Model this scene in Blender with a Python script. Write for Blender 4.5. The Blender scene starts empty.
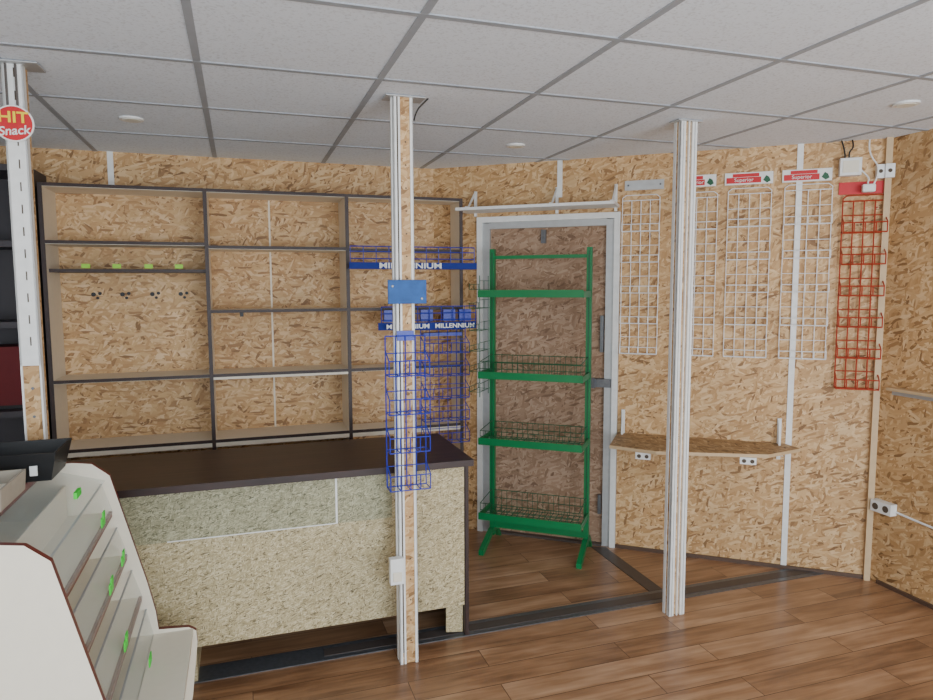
import bpy, math, random
from mathutils import Matrix, Vector
random.seed(3)
# ------------------------------------------------------------------ frames
MA = Matrix(((.949,-.316,0,0),(.316,.949,0,0),(0,0,1,0),(0,0,0,1)))      # room grid frame
MB = Matrix(((.940,.342,0,-.2),(-.342,.940,0,4.45),(0,0,1,0),(0,0,0,1))) # diagonal wall frame (x along wall, -y into room)
H = 2.35

# ------------------------------------------------------------------ materials
def srgb(r,g,b):
    def c(v):
        v/=255.
        return v/12.92 if v<=.04045 else ((v+.055)/1.055)**2.4
    return (c(r),c(g),c(b),1)
def newmat(name):
    m=bpy.data.materials.new(name); m.use_nodes=True
    nt=m.node_tree; return m,nt,nt.nodes['Principled BSDF']
def plain(name,col,rough=.5,metal=0.,noise=.06,scale=30,**kw):
    m,nt,b=newmat(name)
    n=nt.nodes.new('ShaderNodeTexNoise'); n.inputs['Scale'].default_value=scale; n.inputs['Detail'].default_value=4
    tc=nt.nodes.new('ShaderNodeTexCoord'); nt.links.new(tc.outputs['Object'],n.inputs['Vector'])
    mx=nt.nodes.new('ShaderNodeMix'); mx.data_type='RGBA'
    mx.inputs[6].default_value=tuple(max(0,c*(1-noise*2)) for c in col[:3])+(1,)
    mx.inputs[7].default_value=tuple(min(1,c*(1+noise*2)) for c in col[:3])+(1,)
    nt.links.new(n.outputs['Fac'],mx.inputs[0]); nt.links.new(mx.outputs[2],b.inputs['Base Color'])
    b.inputs['Roughness'].default_value=rough; b.inputs['Metallic'].default_value=metal
    for k,v in kw.items(): b.inputs[k].default_value=v
    return m
def osb(name,plane='xz',cols=None,size=1.0,rough=.62,rotoff=0.,tintvar=.12):
    cols=cols or [srgb(126,90,54),srgb(180,138,90),srgb(200,160,112),srgb(220,187,142)]
    m,nt,b=newmat(name); N=nt.nodes; L=nt.links
    tc=N.new('ShaderNodeTexCoord')
    dn=N.new('ShaderNodeTexNoise'); dn.inputs['Scale'].default_value=9/size; L.new(tc.outputs['Object'],dn.inputs['Vector'])
    sc=N.new('ShaderNodeVectorMath'); sc.operation='SCALE'; sc.inputs[3].default_value=.035*size; L.new(dn.outputs['Color'],sc.inputs[0])
    ad=N.new('ShaderNodeVectorMath'); ad.operation='ADD'; L.new(tc.outputs['Object'],ad.inputs[0]); L.new(sc.outputs[0],ad.inputs[1])
    def layer(ang,sx,sz,off):
        mp=N.new('ShaderNodeMapping'); mp.vector_type='TEXTURE'
        a=math.radians(ang+rotoff)
        mp.inputs['Location'].default_value=(off,off*.7,off*1.3)
        if plane=='xz': mp.inputs['Rotation'].default_value=(0,a,0); mp.inputs['Scale'].default_value=(sx*size,sz*size,sz*size)
        elif plane=='yz': mp.inputs['Rotation'].default_value=(a,0,0); mp.inputs['Scale'].default_value=(sz*size,sx*size,sz*size)
        else: mp.inputs['Rotation'].default_value=(0,0,a); mp.inputs['Scale'].default_value=(sx*size,sz*size,sz*size)
        L.new(ad.outputs[0],mp.inputs['Vector'])
        v=N.new('ShaderNodeTexVoronoi'); v.inputs['Scale'].default_value=1; L.new(mp.outputs[0],v.inputs['Vector'])
        s=N.new('ShaderNodeSeparateColor'); L.new(v.outputs['Color'],s.inputs[0])
        return s
    cur=None
    for i,(ang,sx,sz,off,th) in enumerate([(5,.085,.02,0,0),(62,.07,.017,3.1,.5),(-48,.075,.016,7.7,.55),(18,.06,.014,11.3,.55),(-80,.05,.012,15.1,.68),(-20,.06,.012,19.,.66)]):
        s=layer(ang,sx,sz,off)
        if cur is None: cur=s.outputs[0]
        else:
            g=N.new('ShaderNodeMath'); g.operation='GREATER_THAN'; g.inputs[1].default_value=th; L.new(s.outputs[1],g.inputs[0])
            mx=N.new('ShaderNodeMix'); mx.data_type='FLOAT'; L.new(g.outputs[0],mx.inputs[0]); L.new(cur,mx.inputs[2]); L.new(s.outputs[0],mx.inputs[3]); cur=mx.outputs[0]
    r=N.new('ShaderNodeValToRGB'); e=r.color_ramp.elements
    e[0].position=0; e[0].color=cols[0]; e[1].position=1; e[1].color=cols[3]
    x=e.new(.18); x.color=cols[1]; x=e.new(.6); x.color=cols[2]
    L.new(cur,r.inputs[0])
    big=N.new('ShaderNodeTexNoise'); big.inputs['Scale'].default_value=2.2; big.inputs['Detail'].default_value=5; L.new(tc.outputs['Object'],big.inputs['Vector'])
    mr=N.new('ShaderNodeMapRange'); mr.inputs[1].default_value=.3; mr.inputs[2].default_value=.7; mr.inputs[3].default_value=1-tintvar; mr.inputs[4].default_value=1+tintvar; L.new(big.outputs['Fac'],mr.inputs[0])
    ml=N.new('ShaderNodeVectorMath'); ml.operation='SCALE'; L.new(r.outputs[0],ml.inputs[0]); L.new(mr.outputs[0],ml.inputs[3])
    L.new(ml.outputs[0],b.inputs['Base Color']); b.inputs['Roughness'].default_value=rough
    bp=N.new('ShaderNodeBump'); bp.inputs['Strength'].default_value=.1; bp.inputs['Distance'].default_value=.003; L.new(cur,bp.inputs['Height']); L.new(bp.outputs[0],b.inputs['Normal'])
    return m
M_osb=osb('osb_board'); M_osbC=osb('osb_board_side',plane='yz')
M_osbH=osb('osb_board_flat',plane='xy',cols=[srgb(108,82,52),srgb(150,118,80),srgb(172,140,100),srgb(196,168,130)])
M_osbdoor=osb('osb_door_aged',cols=[srgb(116,88,68),srgb(142,112,88),srgb(158,128,104),srgb(178,150,126)],rough=.8)
M_osbcab=osb('osb_cabinet_back',cols=[srgb(134,98,62),srgb(184,142,96),srgb(202,164,116),srgb(222,190,148)],rotoff=20)
M_chip=osb('chipboard_front',size=.28,cols=[srgb(96,84,58),srgb(162,147,110),srgb(184,169,130),srgb(212,200,166)],rough=.6)
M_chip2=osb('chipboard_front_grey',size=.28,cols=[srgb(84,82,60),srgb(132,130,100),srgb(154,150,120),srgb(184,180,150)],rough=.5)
M_white=plain('white_painted',srgb(232,232,230),.45)
M_alu=plain('aluminium',srgb(185,187,188),.45,.4)
M_steel=plain('galvanised_steel',srgb(110,112,116),.35,.6,.15,60)
M_cream=plain('cream_laminate',srgb(230,222,204),.4,noise=.02)
M_beige=plain('beige_laminate',srgb(228,217,198),.5,noise=.03)
M_wenge=plain('wenge_edge',srgb(50,33,30),.5,noise=.2)
M_maroon=plain('maroon_edging',srgb(104,34,30),.4)
M_green=plain('green_powder_coat',srgb(8,116,64),.4)
M_dgreen=plain('dark_green_wire',srgb(18,86,52),.4)
M_blue=plain('blue_powder_coat',srgb(32,50,165),.4)
M_bluesign=plain('blue_sign',srgb(12,38,130),.75)
M_cyan=plain('light_blue_sign',srgb(22,84,155),.6,noise=.25,scale=25)
M_red=plain('red_wire',srgb(166,54,28),.4)
M_redp=plain('red_plastic',srgb(198,24,34),.5)
M_wwire=plain('white_wire',srgb(240,240,240),.4)
M_black=plain('black_plastic',srgb(22,22,24),.5)
M_dark=plain('dark_cupboard',srgb(52,48,54),.5)
M_tag=plain('neon_green_tag',srgb(50,225,60),.5)
M_ytag=plain('lime_tag',srgb(150,215,50),.5)
M_yel=plain('yellow_print',srgb(250,215,40),.5)
M_card=plain('grey_cardboard',srgb(170,160,145),.8)
M_pine=plain('pine_trim',srgb(200,172,134),.6)
M_grey=plain('grey_trim',srgb(84,76,72),.45,.2)
M_skirt=plain('brown_skirting',srgb(86,66,54),.5)
M_slot=plain('slot_dark',srgb(84,72,60),.8)
M_wall=plain('painted_wall',srgb(215,212,205),.8)
mg,nt,b=newmat('clear_glass'); b.inputs['Base Color'].default_value=(.75,.85,.80,1); b.inputs['Roughness'].default_value=.04
b.inputs['Alpha'].default_value=.15; M_glass=mg
def wenge_top():
    m,nt,b=newmat('wenge_worktop'); N=nt.nodes; L=nt.links
    tc=N.new('ShaderNodeTexCoord'); mp=N.new('ShaderNodeMapping'); mp.inputs['Scale'].default_value=(3,60,10); L.new(tc.outputs['Object'],mp.inputs[0])
    n=N.new('ShaderNodeTexNoise'); n.inputs['Scale'].default_value=1; n.inputs['Detail'].default_value=6; L.new(mp.outputs[0],n.inputs[0])
    r=N.new('ShaderNodeValToRGB'); r.color_ramp.elements[0].color=srgb(30,18,17); r.color_ramp.elements[1].color=srgb(66,44,40); r.color_ramp.elements[0].position=.3; r.color_ramp.elements[1].position=.75
    L.new(n.outputs[0],r.inputs[0]); L.new(r.outputs[0],b.inputs['Base Color']); b.inputs['Roughness'].default_value=.38; return m
M_top=wenge_top()
def floor_mat():
    m,nt,b=newmat('laminate_planks'); N=nt.nodes; L=nt.links
    tc=N.new('ShaderNodeTexCoord')
    br=N.new('ShaderNodeTexBrick'); br.offset=.37; br.inputs['Scale'].default_value=1
    br.inputs['Brick Width'].default_value=.95; br.inputs['Row Height'].default_value=.135; br.inputs['Mortar Size'].default_value=.0018; br.inputs['Mortar Smooth'].default_value=.3
    br.inputs['Color1'].default_value=(0,0,0,1); br.inputs['Color2'].default_value=(1,1,1,1); br.inputs['Mortar'].default_value=(.5,.5,.5,1)
    L.new(tc.outputs['Object'],br.inputs['Vector'])
    sc=N.new('ShaderNodeVectorMath'); sc.operation='SCALE'; sc.inputs[3].default_value=13; L.new(br.outputs['Color'],sc.inputs[0])
    ad=N.new('ShaderNodeVectorMath'); L.new(tc.outputs['Object'],ad.inputs[0]); L.new(sc.outputs[0],ad.inputs[1])
    mp=N.new('ShaderNodeMapping'); mp.inputs['Scale'].default_value=(2.2,26,1); L.new(ad.outputs[0],mp.inputs[0])
    n=N.new('ShaderNodeTexNoise'); n.inputs['Scale'].default_value=1; n.inputs['Detail'].default_value=7; n.inputs['Distortion'].default_value=.8; L.new(mp.outputs[0],n.inputs[0])
    mp2=N.new('ShaderNodeMapping'); mp2.inputs['Scale'].default_value=(2.5,7,1); L.new(ad.outputs[0],mp2.inputs[0])
    n2=N.new('ShaderNodeTexNoise'); n2.inputs['Scale'].default_value=1.2; n2.inputs['Detail'].default_value=3; L.new(mp2.outputs[0],n2.inputs[0])
    a1=N.new('ShaderNodeMath'); a1.operation='ADD'; L.new(n.outputs[0],a1.inputs[0]); L.new(n2.outputs[0],a1.inputs[1])
    a2=N.new('ShaderNodeMath'); a2.operation='MULTIPLY_ADD'; a2.inputs[1].default_value=.5; L.new(a1.outputs[0],a2.inputs[0])
    s=N.new('ShaderNodeSeparateColor'); L.new(br.outputs['Color'],s.inputs[0])
    m3=N.new('ShaderNodeMath'); m3.operation='MULTIPLY_ADD'; m3.inputs[1].default_value=.14; m3.inputs[2].default_value=-.07; L.new(s.outputs[0],m3.inputs[0]); L.new(m3.outputs[0],a2.inputs[2])
    r=N.new('ShaderNodeValToRGB'); e=r.color_ramp.elements
    e[0].position=.29; e[0].color=srgb(108,76,54); e[1].position=.72; e[1].color=srgb(192,156,124); x=e.new(.5); x.color=srgb(157,118,86)
    L.new(a2.outputs[0],r.inputs[0])
    mx=N.new('ShaderNodeMix'); mx.data_type='RGBA'; L.new(br.outputs['Fac'],mx.inputs[0]); L.new(r.outputs[0],mx.inputs[6]); mx.inputs[7].default_value=srgb(80,54,38)
    L.new(mx.outputs[2],b.inputs['Base Color']); b.inputs['Roughness'].default_value=.29
    return m
M_floor=floor_mat()
def ceil_mat():
    m,nt,b=newmat('ceiling_tile'); N=nt.nodes; L=nt.links
    tc=N.new('ShaderNodeTexCoord'); n=N.new('ShaderNodeTexNoise'); n.inputs['Scale'].default_value=110; n.inputs['Detail'].default_value=3; L.new(tc.outputs['Object'],n.inputs[0])
    r=N.new('ShaderNodeValToRGB'); r.color_ramp.elements[0].position=.32; r.color_ramp.elements[0].color=srgb(212,219,228); r.color_ramp.elements[1].position=.48; r.color_ramp.elements[1].color=srgb(233,241,251)
    L.new(n.outputs[0],r.inputs[0]); L.new(r.outputs[0],b.inputs['Base Color']); b.inputs['Roughness'].default_value=.9
    return m
M_ceil=ceil_mat()
M_tbar=plain('ceiling_t_bar',srgb(160,166,174),.6)

# ------------------------------------------------------------------ mesh builder
class MBd:
    def __init__(s): s.v=[];s.f=[];s.m=[];s.mats=[]
    def mi(s,m):
        if m not in s.mats: s.mats.append(m)
        return s.mats.index(m)
    def add(s,vs,fs,m):
        o=len(s.v); s.v+= [tuple(v) for v in vs]; k=s.mi(m)
        for f in fs: s.f.append([o+i for i in f]); s.m.append(k)
    def box(s,x0,x1,y0,y1,z0,z1,m):
        if x0>x1:x0,x1=x1,x0
        if y0>y1:y0,y1=y1,y0
        if z0>z1:z0,z1=z1,z0
        vs=[(x,y,z) for z in(z0,z1) for y in(y0,y1) for x in(x0,x1)]
        s.add(vs,[(0,2,3,1),(4,5,7,6),(0,1,5,4),(2,6,7,3),(0,4,6,2),(1,3,7,5)],m)
    def prism(s,poly,a0,a1,plane,m,medge=None):
        n=len(poly)
        P=(lambda p,a:(p[0],a,p[1])) if plane=='xz' else ((lambda p,a:(p[0],p[1],a)) if plane=='xy' else (lambda p,a:(a,p[0],p[1])))
        vs=[P(p,a0) for p in poly]+[P(p,a1) for p in poly]
        s.add(vs,[tuple(range(n)),tuple(range(2*n-1,n-1,-1))],m)
        s.add(vs,[(i,(i+1)%n,(i+1)%n+n,i+n) for i in range(n)],medge or m)
    def wire(s,p,q,r,m,n=5):
        p=Vector(p);q=Vector(q);d=(q-p)
        if d.length<1e-6:return
        d.normalize(); u=d.orthogonal().normalized(); w=d.cross(u)
        vs=[]
        for c in(p,q):
            for i in range(n):
                a=2*math.pi*i/n; vs.append(c+u*math.cos(a)*r+w*math.sin(a)*r)
        fs=[(i,(i+1)%n,(i+1)%n+n,i+n) for i in range(n)]+[tuple(range(n-1,-1,-1)),tuple(range(n,2*n))]
        s.add(vs,fs,m)
    def poly(s,pts,r,m,n=5):
        for a,b in zip(pts,pts[1:]): s.wire(a,b,r,m,n)
    def disc(s,c,r,axis,th,m,n=28,r2=None):
        c=Vector(c); A={'y':Vector((0,1,0)),'z':Vector((0,0,1)),'x':Vector((1,0,0))}[axis]
        s.wire(c,c+A*th,r,m,n)
    def obj(s,name,mat=MA,bevel=0,parent=None):
        me=bpy.data.meshes.new(name); me.from_pydata(s.v,[],s.f)
        for m in s.mats: me.materials.append(m)
        me.polygons.foreach_set('material_index',s.m); me.update()
        import bmesh
        bm=bmesh.new(); bm.from_mesh(me); bmesh.ops.recalc_face_normals(bm,faces=bm.faces); bm.to_mesh(me); bm.free()
        o=bpy.data.objects.new(name,me); bpy.context.collection.objects.link(o)
        if parent: o.parent=parent
        else: o.matrix_world=mat
        if bevel:
            bv=o.modifiers.new('bevel','BEVEL'); bv.width=bevel; bv.segments=2; bv.limit_method='ANGLE'
        return o
def text(name,body,parent,x,y,z,size,m,align='CENTER',ext=.001,rz=0,shear=0,sx=1,bold=0):
    c=bpy.data.curves.new(name,'FONT'); c.body=body; c.size=size; c.extrude=ext; c.align_x=align; c.align_y='CENTER'; c.shear=shear; c.offset=bold
    c.materials.append(m)
    o=bpy.data.objects.new(name,c); bpy.context.collection.objects.link(o); o.parent=parent
    o.location=(x,y,z); o.rotation_euler=(math.pi/2,rz,0); o.scale=(sx,1,1); return o
def cable(name,pts,r,m,mat,parent=None):
    c=bpy.data.curves.new(name,'CURVE'); c.dimensions='3D'; c.bevel_depth=r; c.bevel_resolution=2
    sp=c.splines.new('NURBS'); sp.points.add(len(pts)-1); sp.order_u=3; sp.use_endpoint_u=True
    for i,p in enumerate(pts): sp.points[i].co=(*p,1)
    c.materials.append(m); o=bpy.data.objects.new(name,c); bpy.context.collection.objects.link(o)
    if parent: o.parent=parent
    else: o.matrix_world=mat
    return o

# ------------------------------------------------------------------ room shell
BW=-2.0; LW=-1.85; RW=3.21; BA=4.29
b=MBd(); b.box(LW-.1,RW+.1,BW-.1,BA+.1,-.08,0,M_floor); b.obj('floor')
b=MBd(); b.box(LW-.1,RW+.1,BW-.1,BA+.1,H,H+.08,M_ceil); ceil=b.obj('ceiling')
b=MBd()
for k in range(-3,5):
    a=.51+.618*k
    if LW<a<RW: b.box(a-.012,a+.012,BW,BA,H-.003,H,M_tbar)
for k in range(-7,5):
    y=1.90+.617*k
    if BW<y<BA: b.box(LW,RW,y-.012,y+.012,H-.0034,H,M_tbar)
g=b.obj('grid_bars',parent=ceil)
b=MBd(); b.box(LW,1.4,BA,BA+.1,0,H,M_osb); b.obj('wall_back')
b=MBd(); L=2.56
b.box(-.05,.29,0,.1,0,H,M_osb); b.box(1.18,L+.05,0,.1,0,H,M_osb); b.box(.29,1.18,0,.1,2.03,H,M_osb); b.obj('wall_diagonal',MB)
b=MBd(); b.box(RW,RW+.1,BW,2.75,0,H,M_osbC); b.obj('wall_right')
b=MBd(); b.box(LW-.1,LW,BW,BA,0,H,M_wall); b.obj('wall_left')
# front (street) wall with shop windows
b=MBd(); wz0,wz1=.25,2.28; wins=[(-1.6,.55),(.75,3.0)]
b.box(LW,RW,BW-.1,BW,0,wz0,M_wall); b.box(LW,RW,BW-.1,BW,wz1,H,M_wall)
for x0,x1 in[(LW,-1.6),(.55,.75),(3.0,RW)]: b.box(x0,x1,BW-.1,BW,wz0,wz1,M_wall)
b.obj('wall_front')
for i,(x0,x1) in enumerate(wins):
    b=MBd()
    for p in[(x0,x0+.05),(x1-.05,x1),((x0+x1)/2-.03,(x0+x1)/2+.03)]: b.box(p[0],p[1],BW-.08,BW-.02,wz0,wz1,M_white)
    b.box(x0,x1,BW-.08,BW-.02,wz0,wz0+.05,M_white); b.box(x0,x1,BW-.08,BW-.02,wz1-.05,wz1,M_white)
    b.obj('window_%d'%(i+1))

# door in diagonal wall
b=MBd()
b.box(.372,1.098,.02,.06,.005,1.97,M_osbdoor)
for x0,x1 in[(.291,.325),(1.145,1.179)]: b.box(x0,x1,-.02,.06,0,2.029,M_white)
for x0,x1 in[(.325,.372),(1.098,1.145)]: b.box(x0,x1,-.006,.06,0,1.99,M_alu)
b.box(.325,1.145,-.02,.06,1.995,2.029,M_white); b.box(.372,1.098,-.006,.06,1.955,1.995,M_alu)
b.box(1.0,1.14,-.03,.02,.99,1.04,M_steel); b.box(1.02,1.05,-.045,-.03,.985,1.045,M_steel)
b.box(1.07,1.09,-.01,.02,1.2,1.42,M_steel); b.box(1.07,1.09,-.01,.02,.2,.32,M_steel)
b.box(.70,.73,.0,.02,1.86,1.94,M_steel)
b.box(.372,1.098,-.02,.02,.0,.012,M_grey)
b.obj('door_1',MB)

# trims
def trim(i,mat,*boxes,m=M_white):
    b=MBd()
    for q in boxes: b.box(*q,m)
    b.obj('trim_%d'%i,mat)
trim(1,MB,(2.105,2.135,-.006,0,0,H)); trim(2,MB,(.80,.83,-.006,0,2.13,H))
trim(3,MA,(-.67,-.64,BA-.006,BA,2.13,H)); trim(4,MB,(2.515,2.545,-.03,0,.0,H),m=M_pine)
b=MBd(); b.box(1.18,2.55,-.012,0,0,.02,M_skirt); b.obj('baseboard_diagonal',MB)
b=MBd(); b.box(RW-.012,RW,BW,2.65,0,.02,M_skirt); b.obj('baseboard_right')
b=MBd(); b.box(-1.6,3.2,2.83,2.95,0,.004,M_steel); b.box(.3,3.2,2.86,2.92,.004,.006,M_grey); b.obj('floor_threshold_strip')
b=MBd(); b.prism([(1.99,2.955),(2.07,2.955),(2.08,3.56),(2.0,3.60)],0,.003,'xy',M_grey); b.obj('floor_seam_strip')

# ------------------------------------------------------------------ columns
b=MBd()   # center
x0,x1,y0,y1=.598,.676,2.695,2.76
b.box(x0+.003,x1-.003,y0+.004,y1-.001,0.002,H-.002,M_osb)
for p,q in[(x0,x0+.012),(x1-.012,x1),(x0+.018,x0+.026)]: b.box(p,q,y0,y0+.006,0,H,M_white)
b.box(x0+.012,x0+.018,y0+.002,y0+.006,.05,H,M_slot)
b.box(x0,x0+.004,y0,y0+.03,0,H,M_white); b.box(x0,x0+.004,y1-.02,y1,0,H,M_white); b.box(x1-.004,x1,y0,y0+.03,0,H,M_white)
for z in [i*.09+.1 for i in range(24)]: b.disc((x1-.030,y0+.0035,z),.0035,'y',-.001,M_slot,8)
b.box(x0-.03,x1+.05,y0-.01,y1+.01,H-.008,H-.0035,M_alu)
colc=b.obj('support_column')
cable('power_cable',[(x0-.004,y0+.02,.43),(x0-.004,y0+.02,1.0),(x0-.004,y0+.02,1.9),(x0-.004,y0+.02,H)],.0035,M_white,MA,colc)
cable('black_cable',[(x1+.01,y0+.02,H-.09),(x1+.02,y0+.02,H-.05),(x1+.05,y0+.02,H-.02),(x1+.07,y0+.02,H)],.003,M_black,MA,colc)
b=MBd(); b.box(x0-.045,x0+.012,y0-.035,y0,.37,.48,M_white); b.box(x0-.035,x0+.002,y0-.04,y0-.035,.385,.425,M_cream); b.obj('socket',parent=colc,bevel=.004)
b=MBd()   # right
x0,x1,y0,y1=1.925,2.012,2.69,2.745
b.box(x0+.004,x1-.004,y0+.012,y1-.002,0.002,H-.002,M_osb)
b.box(x0,x0+.026,y0,y0+.012,0,H,M_white); b.box(x0+.042,x0+.048,y0,y0+.012,0,H,M_white); b.box(x1-.026,x1,y0,y0+.012,0,H,M_white)
b.box(x0,x0+.005,y0,y0+.02,0,H,M_white); b.box(x0,x0+.005,y1-.018,y1,0,H,M_white)
b.box(x0+.011,x0+.015,y0-.001,y0,0,H,M_alu); b.box(x1-.015,x1-.011,y0-.001,y0,0,H,M_alu)
b.box(x0-.02,x1+.02,y0-.01,y1+.01,H-.008,H-.0035,M_alu)
b.obj('support_column')
b=MBd()   # left
x0,x1,y0,y1=-.725,-.662,2.70,2.77
b.box(x0+.004,x1-.004,y0+.006,y1,0,H-.002,M_osb); b.box(x0,x1,y0,y0+.006,1.33,H,M_white); b.box(x1-.006,x1,y0,y0+.03,0,H,M_white); b.box(x0,x0+.006,y0,y1,0,H,M_white)
for z in [1.4+.075*i for i in range(13)]:
    b.box((x0+x1)/2+.003,(x0+x1)/2+.007,y0-.001,y0,z,z+.03,M_slot)
for z in [.85,.95,1.05,1.15,1.25]: b.disc(((x0+x1)/2,y0+.006,z),.005,'y',-.002,M_steel,8)
b.box(x0+.012,x0+.017,y0-.012,y0,2.19,2.34,M_grey); b.box(x1-.022,x1-.017,y0-.012,y0,2.19,2.34,M_grey)
b.box(x0-.04,x1+.05,y0-.03,y1+.01,H-.008,H-.0035,M_alu)
coll=b.obj('support_column')
b=MBd(); b.disc((-.694,2.688,2.145),.060,'y',-.004,M_white,36); b.disc((-.694,2.684,2.145),.055,'y',-.002,M_redp,36); b.disc((-.694,2.699,2.145),.01,'y',-.011,M_steel,10)
sg=b.obj('round_snack_sign')
text('lettering_top','HIT',sg,-.694,2.680,2.163,.050,M_yel,sx=1.15,bold=.001); text('lettering_bottom','Snack',sg,-.694,2.680,2.120,.040,M_white,rz=-.12,shear=.2,bold=.0006)

# ------------------------------------------------------------------ wall shelving unit
b=MBd(); F=4.0; zt=2.13
xs=[-.94,-.16,.606,1.30]; bk=4.27
def depth(x): return bk if x<1.2 else 4.19
b.box(xs[0],xs[2],bk,BA-.005,0,zt,M_osbcab); b.box(xs[2],1.15,bk,BA-.005,0,zt,M_osbcab)
for x in xs:
    b.box(x-.010,x+.010,F+.004,depth(x),0,zt,M_beige); b.box(x-.010,x+.010,F-.002,F+.004,0,zt,M_wenge)
def sh(i,z,t=.018,dark=False,f=F+.004):
    x0=xs[i]+.01;x1=xs[i+1]-.01; y1=bk if i<2 else 4.19
    b.box(x0,x1,f,y1,z-t,z,M_wenge if dark else M_beige); b.box(x0,x1,f-.004,f,z-min(t,.016),z+.001,M_wenge)
    if t>.025: b.box(x0,x1,f-.003,f,z-t,z-.016,M_beige)
for i in range(3): sh(i,zt,.018); sh(i,.745,.04)
sh(0,1.84); sh(0,1.695,.016,True,F+.05); sh(0,1.115,.018)
sh(1,1.825); sh(1,1.472,.016); sh(1,1.115,.03)
sh(2,1.472,.016); sh(2,1.115,.018); sh(2,1.82)
b.box(.18,.19,bk-.004,bk,.745,2.11,M_beige)
for x in (-.75,-.604,-.45,-.30):
    b.box(x-.025,x+.015,F+.02,F+.028,1.70,1.722,M_ytag)
    b.disc((x-.02,bk,1.56),.012,'y',-.008,M_black,10); b.disc((x+.012,bk,1.565),.009,'y',-.008,M_black,10); b.disc((x-.0,bk,1.54),.008,'y',-.008,M_black,10)
b.box(.0,.02,F-.02,F,1.435,1.456,M_black)
b.obj('wall_shelving_unit')
# dark cupboard left
b=MBd(); x0,x1=-1.8,-.97
b.box(x0,x1,4.25,4.28,0,2.2,M_dark); b.box(x0,x0+.03,3.9,4.25,0,2.2,M_dark); b.box(x1-.03,x1,3.9,4.25,0,2.2,M_dark)
for z in(.02,.5,.95,1.4,1.8,2.17): b.box(x0+.03,x1-.03,3.92,4.25,z,z+.03,M_dark)
cup=b.obj('dark_cupboard')
b=MBd(); b.prism([(-1.25,1.0),(-1.03,1.0),(-1.02,1.2),(-1.06,1.3),(-1.22,1.3),(-1.26,1.2)],4.0,4.2,'xz',plain('dark_red_fabric',srgb(96,26,30),.8)); b.box(-1.24,-1.05,4.02,4.18,.98,1.0,M_black); b.obj('red_bag',parent=cup)

# ------------------------------------------------------------------ counter
b=MBd()
b.box(-.95,.965,2.80,3.38,.803,.832,M_top)
b.box(-.93,.93,2.835,2.853,.15,.803,M_chip)
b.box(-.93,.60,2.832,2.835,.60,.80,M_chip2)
b.box(.357,.365,2.829,2.832,.60,.80,M_white); b.box(-.3,.357,2.829,2.832,.599,.603,M_white)
b.box(.932,.95,2.835,3.36,0,.803,M_wenge); b.box(.935,.95,2.831,2.835,.0,.803,M_wenge)
b.prism([(.93,.15),(.85,.15),(.85,.02),(.93,.01)],2.86,2.87,'xz',M_chip)
b.box(-.25,-.21,2.84,3.3,0,.15,M_chip); b.box(-.95,-.93,2.835,3.36,0,.803,M_beige)
b.box(-.93,.93,3.34,3.36,.0,.803,M_dark)
b.obj('shop_counter')

# ------------------------------------------------------------------ display gondola
b=MBd()
prof=[(-.95,0),(-.95,1.0),(-.56,1.004),(-.50,.995),(-.447,.95),(-.393,.738),(-.345,.55),(-.322,.44),(-.315,.37),(-.215,.362),(-.19,.345),(-.187,.30),(-.21,.1),(-.23,0)]
for y in(1.80,2.58): b.prism(prof,y,y+.02,'xz',M_cream,M_maroon)
b.box(-.95,-.93,1.82,2.58,0,1.0,M_cream)
b.box(-.93,-.64,1.82,2.58,.985,1.004,M_cream)
b.box(-.93,-.20,1.82,2.58,.335,.355,M_cream); b.box(-.26,-.245,1.82,2.58,0,.335,M_cream)
tiers=[(.50,-.345),(.66,-.385),(.82,-.425)]
for z,x in tiers:
    b.box(-.93,x-.03,1.82,2.58,z-.012,z,M_cream)
    b.box(x-.03,x-.020,1.82,2.58,z-.016,z+.003,M_maroon)
    b.box(x-.16,x-.155,1.83,2.57,z,z+.11,M_cream)
def tri(x,z,h,l):
    b.prism([(x-.020,z),(x-.016,z),(x-.016-l,z+h),(x-.020-l,z+h)],1.825,2.575,'xz',M_glass)
    b.box(x-.021-l,x-.015-l,1.82,2.58,z+h,z+h+.003,M_alu)
for z,x in tiers: tri(x,z,.10,.03)
tri(-.315,.355,.095,.02)
b.prism([(-.64,.984),(-.64,.990),(-.46,.935),(-.465,.928)],1.825,2.575,'xz',M_glass)
b.box(-.645,-.635,1.82,2.58,.98,1.0045,M_maroon)
for y,(z,x) in [(2.35,tiers[2]),(2.42,tiers[1]),(2.2,tiers[1]),(2.15,tiers[0])]:
    b.box(x-.014,x-.010,y,y+.05,z+.02,z+.05,M_tag); b.box(x-.012,x-.008,y+.015,y+.045,z+.045,z+.065,M_tag)
b.box(-.50,-.49,2.3,2.36,.955,.975,M_tag)
b.box(-.315,-.311,2.3,2.35,.38,.41,M_tag)
b.obj('display_gondola')
# goods on top
def tray(x0,x1,y0,y1,z,h,m,t=.006,ins=.02):
    b=MBd(); b.box(x0,x1,y0,y1,z,z+t,m)
    for (p,q) in [((x0,y0),(x1,y0)),((x1,y0),(x1,y1)),((x1,y1),(x0,y1)),((x0,y1),(x0,y0))]:
        cx,cy=(x0+x1)/2,(y0+y1)/2
        def o(v,k): return (v[0]+(ins if v[0]>cx else -ins)*k, v[1]+(ins if v[1]>cy else -ins)*k)
        def i_(v): return (v[0]+(-t if v[0]>cx else t), v[1]+(-t if v[1]>cy else t))
        P,Q=o(p,1),o(q,1); ip,iq=i_(p),i_(q); iP,iQ=i_(P),i_(Q)
        vs=[(*p,z),(*q,z),(*Q,z+h),(*P,z+h),(*ip,z),(*iq,z),(*iQ,z+h),(*iP,z+h)]
        b.add(vs,[(0,1,2,3),(4,7,6,5),(3,2,6,7),(0,4,5,1),(0,3,7,4),(1,5,6,2)],m)
    return b
Z=1.0055
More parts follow.
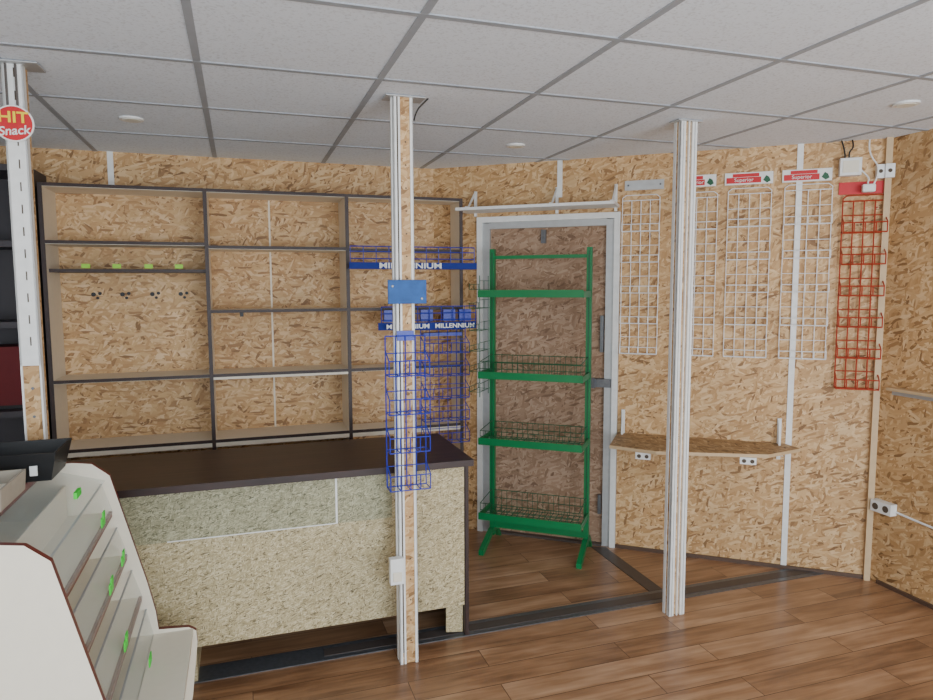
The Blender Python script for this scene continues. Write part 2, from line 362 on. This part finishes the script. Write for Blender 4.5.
t=tray(-.76,-.57,2.36,2.54,Z,.09,M_black); t.box(-.62,-.60,2.332,2.338,1.03,1.06,M_white); t.obj('black_tray')
t=tray(-.76,-.62,2.06,2.28,Z,.06,M_card,ins=.004); t.box(-.75,-.63,2.1,2.25,Z+.006,1.035,M_cream); t.obj('cardboard_box')
b=MBd(); 
for i,(m) in enumerate([M_grey,M_pine,M_dgreen,M_white,M_card,M_grey]): b.box(-.92,-.80,2.1+.02*(i%2),2.5,Z+i*.045,Z+i*.045+.043,m)
b.obj('stack_of_cartons')

# ------------------------------------------------------------------ wire racks
def rack(b,s0,s1,z0,z1,rows,cols,dep,m,yb=0,r=.0024,lip=.04,arch=True):
    for i in range(cols+1):
        x=s0+(s1-s0)*i/cols; b.wire((x,yb,z0),(x,yb,z1),r,m)
    if arch:
        b.poly([(s0,yb,z1),(s0,yb,z1+.015),(s0+.02,yb,z1+.03),(s1-.02,yb,z1+.03),(s1,yb,z1+.015),(s1,yb,z1)],r,m)
    for k in range(rows):
        z=z0+(z1-z0)*k/rows
        b.wire((s0,yb,z),(s1,yb,z),r,m); b.wire((s0,yb,z+(z1-z0)/rows*.55),(s1,yb,z+(z1-z0)/rows*.55),r*.8,m)
        b.wire((s0,yb-dep,z),(s1,yb-dep,z),r,m); b.wire((s0,yb-dep,z+lip),(s1,yb-dep,z+lip),r,m)
        for i in range(cols+1):
            x=s0+(s1-s0)*i/cols
            b.poly([(x,yb,z),(x,yb-dep,z),(x,yb-dep,z+lip)],r*.9,m)
        for x in(s0,s1): b.wire((x,yb,z+lip*1.6),(x,yb-dep,z+lip),r,m)
    b.wire((s0,yb,z1),(s1,yb,z1),r,m)
for s0,s1,z1 in[(1.19,1.40,2.09),(1.49,1.71,2.09),(1.765,1.985,2.10),(2.05,2.28,2.105)]:
    b=MBd(); rack(b,s0,s1,1.20,z1,5,4,.035,M_wwire,-.012,.0024)
    for x in(s0+.04,s1-.04): b.wire((x,-.001,z1),(x,-.014,z1),.004,M_wwire)
    b.obj('wire_card_rack',MB)
b=MBd(); rack(b,2.33,2.53,1.05,2.035,6,4,.05,M_red,-.02,.0036,.05)
for x in(2.37,2.49): b.wire((x,-.001,2.0),(x,-.022,2.0),.004,M_red)
b.obj('red_wire_rack',MB)
# green rack
b=MBd(); u0,u1=.445,1.03
for x in(u0,u1):
    b.box(x-.015,x+.015,-.185,-.155,.05,1.82,M_green)
    b.prism([(-.40,.0),(-.375,.0),(-.20,.07),(-.12,.07),(-.05,.0),(-.025,.0),(-.11,.10),(-.21,.10),(-.40,.03)],x-.015,x+.015,'yz',M_green)
    b.box(x-.004,x+.004,-.187,-.185,.2,1.8,M_dgreen)
b.box(u0,u1,-.18,-.16,1.76,1.78,M_green); b.box(u0,u1,-.18,-.16,.10,.14,M_green)
for zi,fence in[(1.555,.0),(1.085,.10),(.695,.08),(.245,.10)]:
    y0,y1=-.41,-.19
    b.box(u0-.01,u1+.01,y0-.004,y0,zi-.02,zi+.022,M_green)
    for x in(u0-.01,u1+.01): b.box(x-.003,x+.003,y0,y1+.01,zi-.02,zi+.015,M_green)
    for i in range(19):
        x=u0+(u1-u0)*i/18; b.poly([(x,y0,zi+fence*.8),(x,y0,zi-.01),(x,y1,zi-.01),(x,y1,zi+fence)],.0018,M_dgreen,4)
    for j in range(5): y=y0+(y1-y0)*j/4; b.wire((u0,y,zi-.012),(u1,y,zi-.012),.0024,M_dgreen)
    if fence:
        for q in(.5,1): b.wire((u0,y1,zi+fence*q),(u1,y1,zi+fence*q),.0024,M_dgreen); b.wire((u0,y0,zi+fence*.8*q),(u1,y0,zi+fence*.8*q),.0022,M_dgreen)
        for x in(u0,u1): b.wire((x,y0,zi+fence*.8),(x,y1,zi+fence),.0025,M_dgreen)
for z in(.98,1.10,1.22,1.34,1.47,1.58):   # small side baskets
    for y in(-.38,-.30,-.22): b.poly([(u0-.012,y,z+.05),(u0-.012,y,z),(u0-.075,y,z),(u0-.075,y,z+.03)],.0022,M_dgreen,4)
    for x,zz in((u0-.075,z+.03),(u0-.075,z),(u0-.012,z),(u0-.012,z+.05)): b.wire((x,-.38,zz),(x,-.20,zz),.0022,M_dgreen,4)
for y in(-.38,-.22): b.wire((u0-.012,y,.95),(u0-.012,y,1.66),.0028,M_dgreen)
b.obj('green_wire_shelf_rack',MB)

# blue racks
b=MBd(); rack(b,.55,.715,.78,1.40,4,4,.07,M_blue,2.686,.0026,.06,arch=False)
b.box(.60,.67,2.688,2.694,1.38,1.42,M_blue)
b.obj('blue_wire_rack')
b=MBd(); rack(b,1.02,1.30,.66,1.34,5,5,.08,M_blue,3.93,.0026,.06,arch=False)
b.box(1.04,1.28,3.93,3.997,1.30,1.32,M_blue); b.obj('blue_wire_rack')
b=MBd(); b.box(.562,.72,2.672,2.680,1.53,1.625,M_cyan); b.box(.61,.66,2.68,2.694,1.54,1.6,M_steel); b.disc((.58,2.672,1.60),.006,'y',-.003,M_steel,10); b.disc((.70,2.672,1.55),.006,'y',-.003,M_steel,10)
b.obj('blue_metal_plate',bevel=.002)
b=MBd(); b.box(.60,1.37,3.91,3.915,1.70,1.738,M_bluesign); b.box(.62,1.36,3.915,3.99,1.70,1.706,M_blue)
for z in(1.76,1.80,1.83): b.wire((.61,3.93,z),(1.36,3.93,z),.003,M_blue)
for i in range(11): x=.61+.075*i; b.poly([(x,3.93,1.83),(x,3.93,1.705),(x,3.99,1.705)],.0025,M_blue)
s1=b.obj('blue_header_sign_rack'); text('lettering','MILLENNIUM',s1,.96,3.907,1.718,.045,M_white,sx=1.45,bold=.001)
b=MBd(); n=16
pts=[(.76+.60*i/n,3.90-.05*math.sin(math.pi*i/n)) for i in range(n+1)]
for p,q in zip(pts,pts[1:]): b.add([(p[0],p[1],1.345),(q[0],q[1],1.345),(q[0],q[1],1.388),(p[0],p[1],1.388),(p[0],p[1]+.004,1.345),(q[0],q[1]+.004,1.345),(q[0],q[1]+.004,1.388),(p[0],p[1]+.004,1.388)],[(0,1,2,3),(4,7,6,5),(3,2,6,7),(0,4,5,1)],M_bluesign)
b.box(.80,1.34,3.905,3.997,1.345,1.350,M_blue)
for x in(.80,.87,1.02,1.16,1.26): b.box(x,x+.075,3.92,3.95,1.39,1.46,M_blue)
for z in(1.40,1.44,1.48): b.wire((.78,3.905,z),(1.36,3.905,z),.003,M_blue)
for i in range(9): x=.78+.0725*i; b.wire((x,3.905,1.35),(x,3.905,1.48),.0025,M_blue)
s2=b.obj('blue_header_sign_rack')
text('lettering_a','MILLENNIUM',s2,.925,3.848,1.366,.037,M_white,sx=1.2,bold=.0008); text('lettering_b','MILLENNIUM',s2,1.21,3.848,1.366,.037,M_white,sx=1.15,bold=.0008)

# ------------------------------------------------------------------ wall bits on diagonal wall
b=MBd(); b.box(.22,1.17,-.21,-.0,2.055,2.072,M_white)
for x in(.28,.80,1.15): b.box(x-.008,x+.008,-.014,0,2.035,2.19,M_white); b.prism([(-.19,2.072),(-.014,2.072),(-.014,2.085),(-.19,2.080)],x-.006,x+.006,'yz',M_white)
for x in(.28,.80,1.15): b.prism([(-.16,2.072),(-.145,2.072),(-.02,2.17),(-.02,2.185)],x-.004,x+.004,'yz',M_white)
b.obj('white_wall_shelf',MB)
b=MBd(); b.box(1.20,1.42,-.006,0,2.15,2.205,M_alu)
for x in(1.22,1.4): b.disc((x,-.006,2.178),.006,'y',-.002,M_steel,8)
b.obj('metal_wall_plate',MB)
for x0,x1 in[(1.52,1.70),(1.745,1.99),(2.035,2.275)]:
    b=MBd(); b.box(x0,x1,-.012,-.007,2.15,2.215,M_white); b.box(x0+.008,x1-.060,-.014,-.012,2.158,2.189,M_redp); b.box(x0+.04,x1-.07,-.0142,-.012,2.191,2.209,M_redp)
    b.box(x0+.02,x0+.03,-.007,-.0005,2.19,2.20,M_white)
    b.prism([(x1-.05,2.17),(x1-.035,2.195),(x1-.02,2.185),(x1-.012,2.165),(x1-.03,2.155)],-.014,-.012,'xz',M_dgreen)
    o=b.obj('price_label',MB); text('lettering','Superior',o,(x0+x1)/2-.025,-.0155,2.174,.028,M_white)
b=MBd(); b.box(2.31,2.54,-.010,-.001,2.072,2.135,M_redp); b.obj('red_header_strip',MB)
b=MBd(); b.box(2.305,2.405,-.05,0,2.165,2.255,M_white); b.box(2.318,2.392,-.053,-.05,2.18,2.24,M_cream); jb=b.obj('junction_box',MB,bevel=.004)
cable('black_cable',[(2.35,-.02,2.255),(2.345,-.02,2.29),(2.37,-.03,2.31),(2.36,-.02,H)],.004,M_black,MB,jb)
cable('white_cable_a',[(2.40,-.02,2.2),(2.45,-.03,2.15),(2.43,-.05,2.12),(2.45,-.05,2.09)],.004,M_white,MB,jb)
cable('white_cable_b',[(2.45,-.05,2.09),(2.50,-.05,2.18),(2.43,-.03,2.28),(2.44,-.02,2.345)],.004,M_white,MB,jb)
cable('black_cable_b',[(2.33,-.02,2.255),(2.33,-.02,2.30),(2.31,-.02,H)],.004,M_black,MB,jb)
b=MBd(); b.box(2.41,2.47,-.07,-.03,2.075,2.115,M_white); b.obj('plug',parent=jb,bevel=.006)
b=MBd(); b.box(2.475,2.512,-.04,-.001,2.145,2.215,M_white); b.box(2.512,2.555,-.05,-.031,2.145,2.215,M_white)
for x,y in((2.493,-.04),(2.533,-.05)): b.disc((x,y,2.18),.010,'y',-.002,M_slot,14)
b.obj('power_socket',MB,bevel=.003)
# osb shelf
b=MBd(); b.prism([(1.185,-.002),(2.10,-.002),(2.17,-.10),(2.0,-.30),(1.44,-.42),(1.185,-.36)],.700,.718,'xy',M_osbH,M_pine)
for x in(1.215,2.07):
    b.box(x-.010,x+.010,-.016,-.003,.63,.86,M_white); b.prism([(-.06,.718),(-.012,.718),(-.012,.85),(-.02,.85)],x-.005,x+.005,'yz',M_white); b.prism([(-.25,.700),(-.012,.700),(-.012,.66)],x-.005,x+.005,'yz',M_white)
b.obj('corner_wall_shelf',MB)
for x,y in((1.37,-.40),(1.90,-.325)):
    b=MBd(); b.box(x-.04,x+.04,y,y+.03,.662,.699,M_white)
    for q in(-.02,.02): b.disc((x+q,y,.680),.011,'y',-.002,M_slot,12)
    b.obj('shelf_socket',MB,bevel=.003)
# right wall bits
b=MBd(); b.box(RW-.045,RW-.001,2.56,2.68,.40,.46,M_white)
for q in(2.59,2.65): b.disc((RW-.045,q,.43),.018,'x',-.002,M_slot,14)
o=b.obj('double_power_socket',bevel=.005)
cable('wall_cable',[(RW-.006,2.56,.42),(RW-.006,2.3,.395),(RW-.006,1.5,.39),(RW-.006,.5,.39)],.006,M_white,MA,o)
b=MBd(); b.box(RW-.03,RW-.001,2.33,2.41,1.98,2.06,M_black); b.box(RW-.036,RW-.03,2.35,2.39,1.99,2.05,M_slot); b.obj('light_switch',bevel=.004)
b=MBd(); b.box(RW-.05,RW-.001,1.9,2.62,1.055,1.07,M_pine); b.box(RW-.008,RW-.001,1.9,2.62,1.03,1.055,M_alu); b.obj('narrow_wall_shelf')
# downlights
lens=plain('lamp_lens',srgb(235,235,225),.2)
for a,y in[(-.43,3.43),(1.43,3.45),(2.655,2.18),(1.43,.4)]:
    b=MBd(); b.disc((a,y,H-.0),.05,'z',-.008,M_white,28); b.disc((a,y,H-.008),.036,'z',-.002,lens,24); b.obj('recessed_downlight')

# ------------------------------------------------------------------ light
w=bpy.data.worlds.new('World'); bpy.context.scene.world=w; w.use_nodes=True
bg=w.node_tree.nodes['Background']; bg.inputs[0].default_value=(.80,.90,1,1); bg.inputs[1].default_value=2.0
def area(name,x,y,z,sx,sy,e,col,tilt=0):
    l=bpy.data.lights.new(name,'AREA'); l.shape='RECTANGLE'; l.size=sx; l.size_y=sy; l.energy=e; l.color=col
    o=bpy.data.objects.new(name,l); bpy.context.collection.objects.link(o)
    o.matrix_world=MA@Matrix.Translation((x,y,z))@Matrix.Rotation(math.radians(90+tilt),4,'X')
area('window_daylight_1',-.525,BW+.25,1.3,2.0,1.7,66,(.86,.94,1),18)
area('window_daylight_2',1.875,BW+.25,1.3,2.1,1.7,118,(.86,.94,1),18)

cam=bpy.data.cameras.new('camera'); co=bpy.data.objects.new('camera',cam); bpy.context.collection.objects.link(co)
cam.sensor_width=36; cam.lens=36*680/933.; cam.clip_start=.02
pitch=math.atan(64/680)
co.matrix_world=Matrix.Translation((0,0,1.6))@Matrix.Rotation(math.pi/2-pitch,4,'X')@Matrix.Rotation(math.radians(-.2),4,'Z')
bpy.context.scene.camera=co
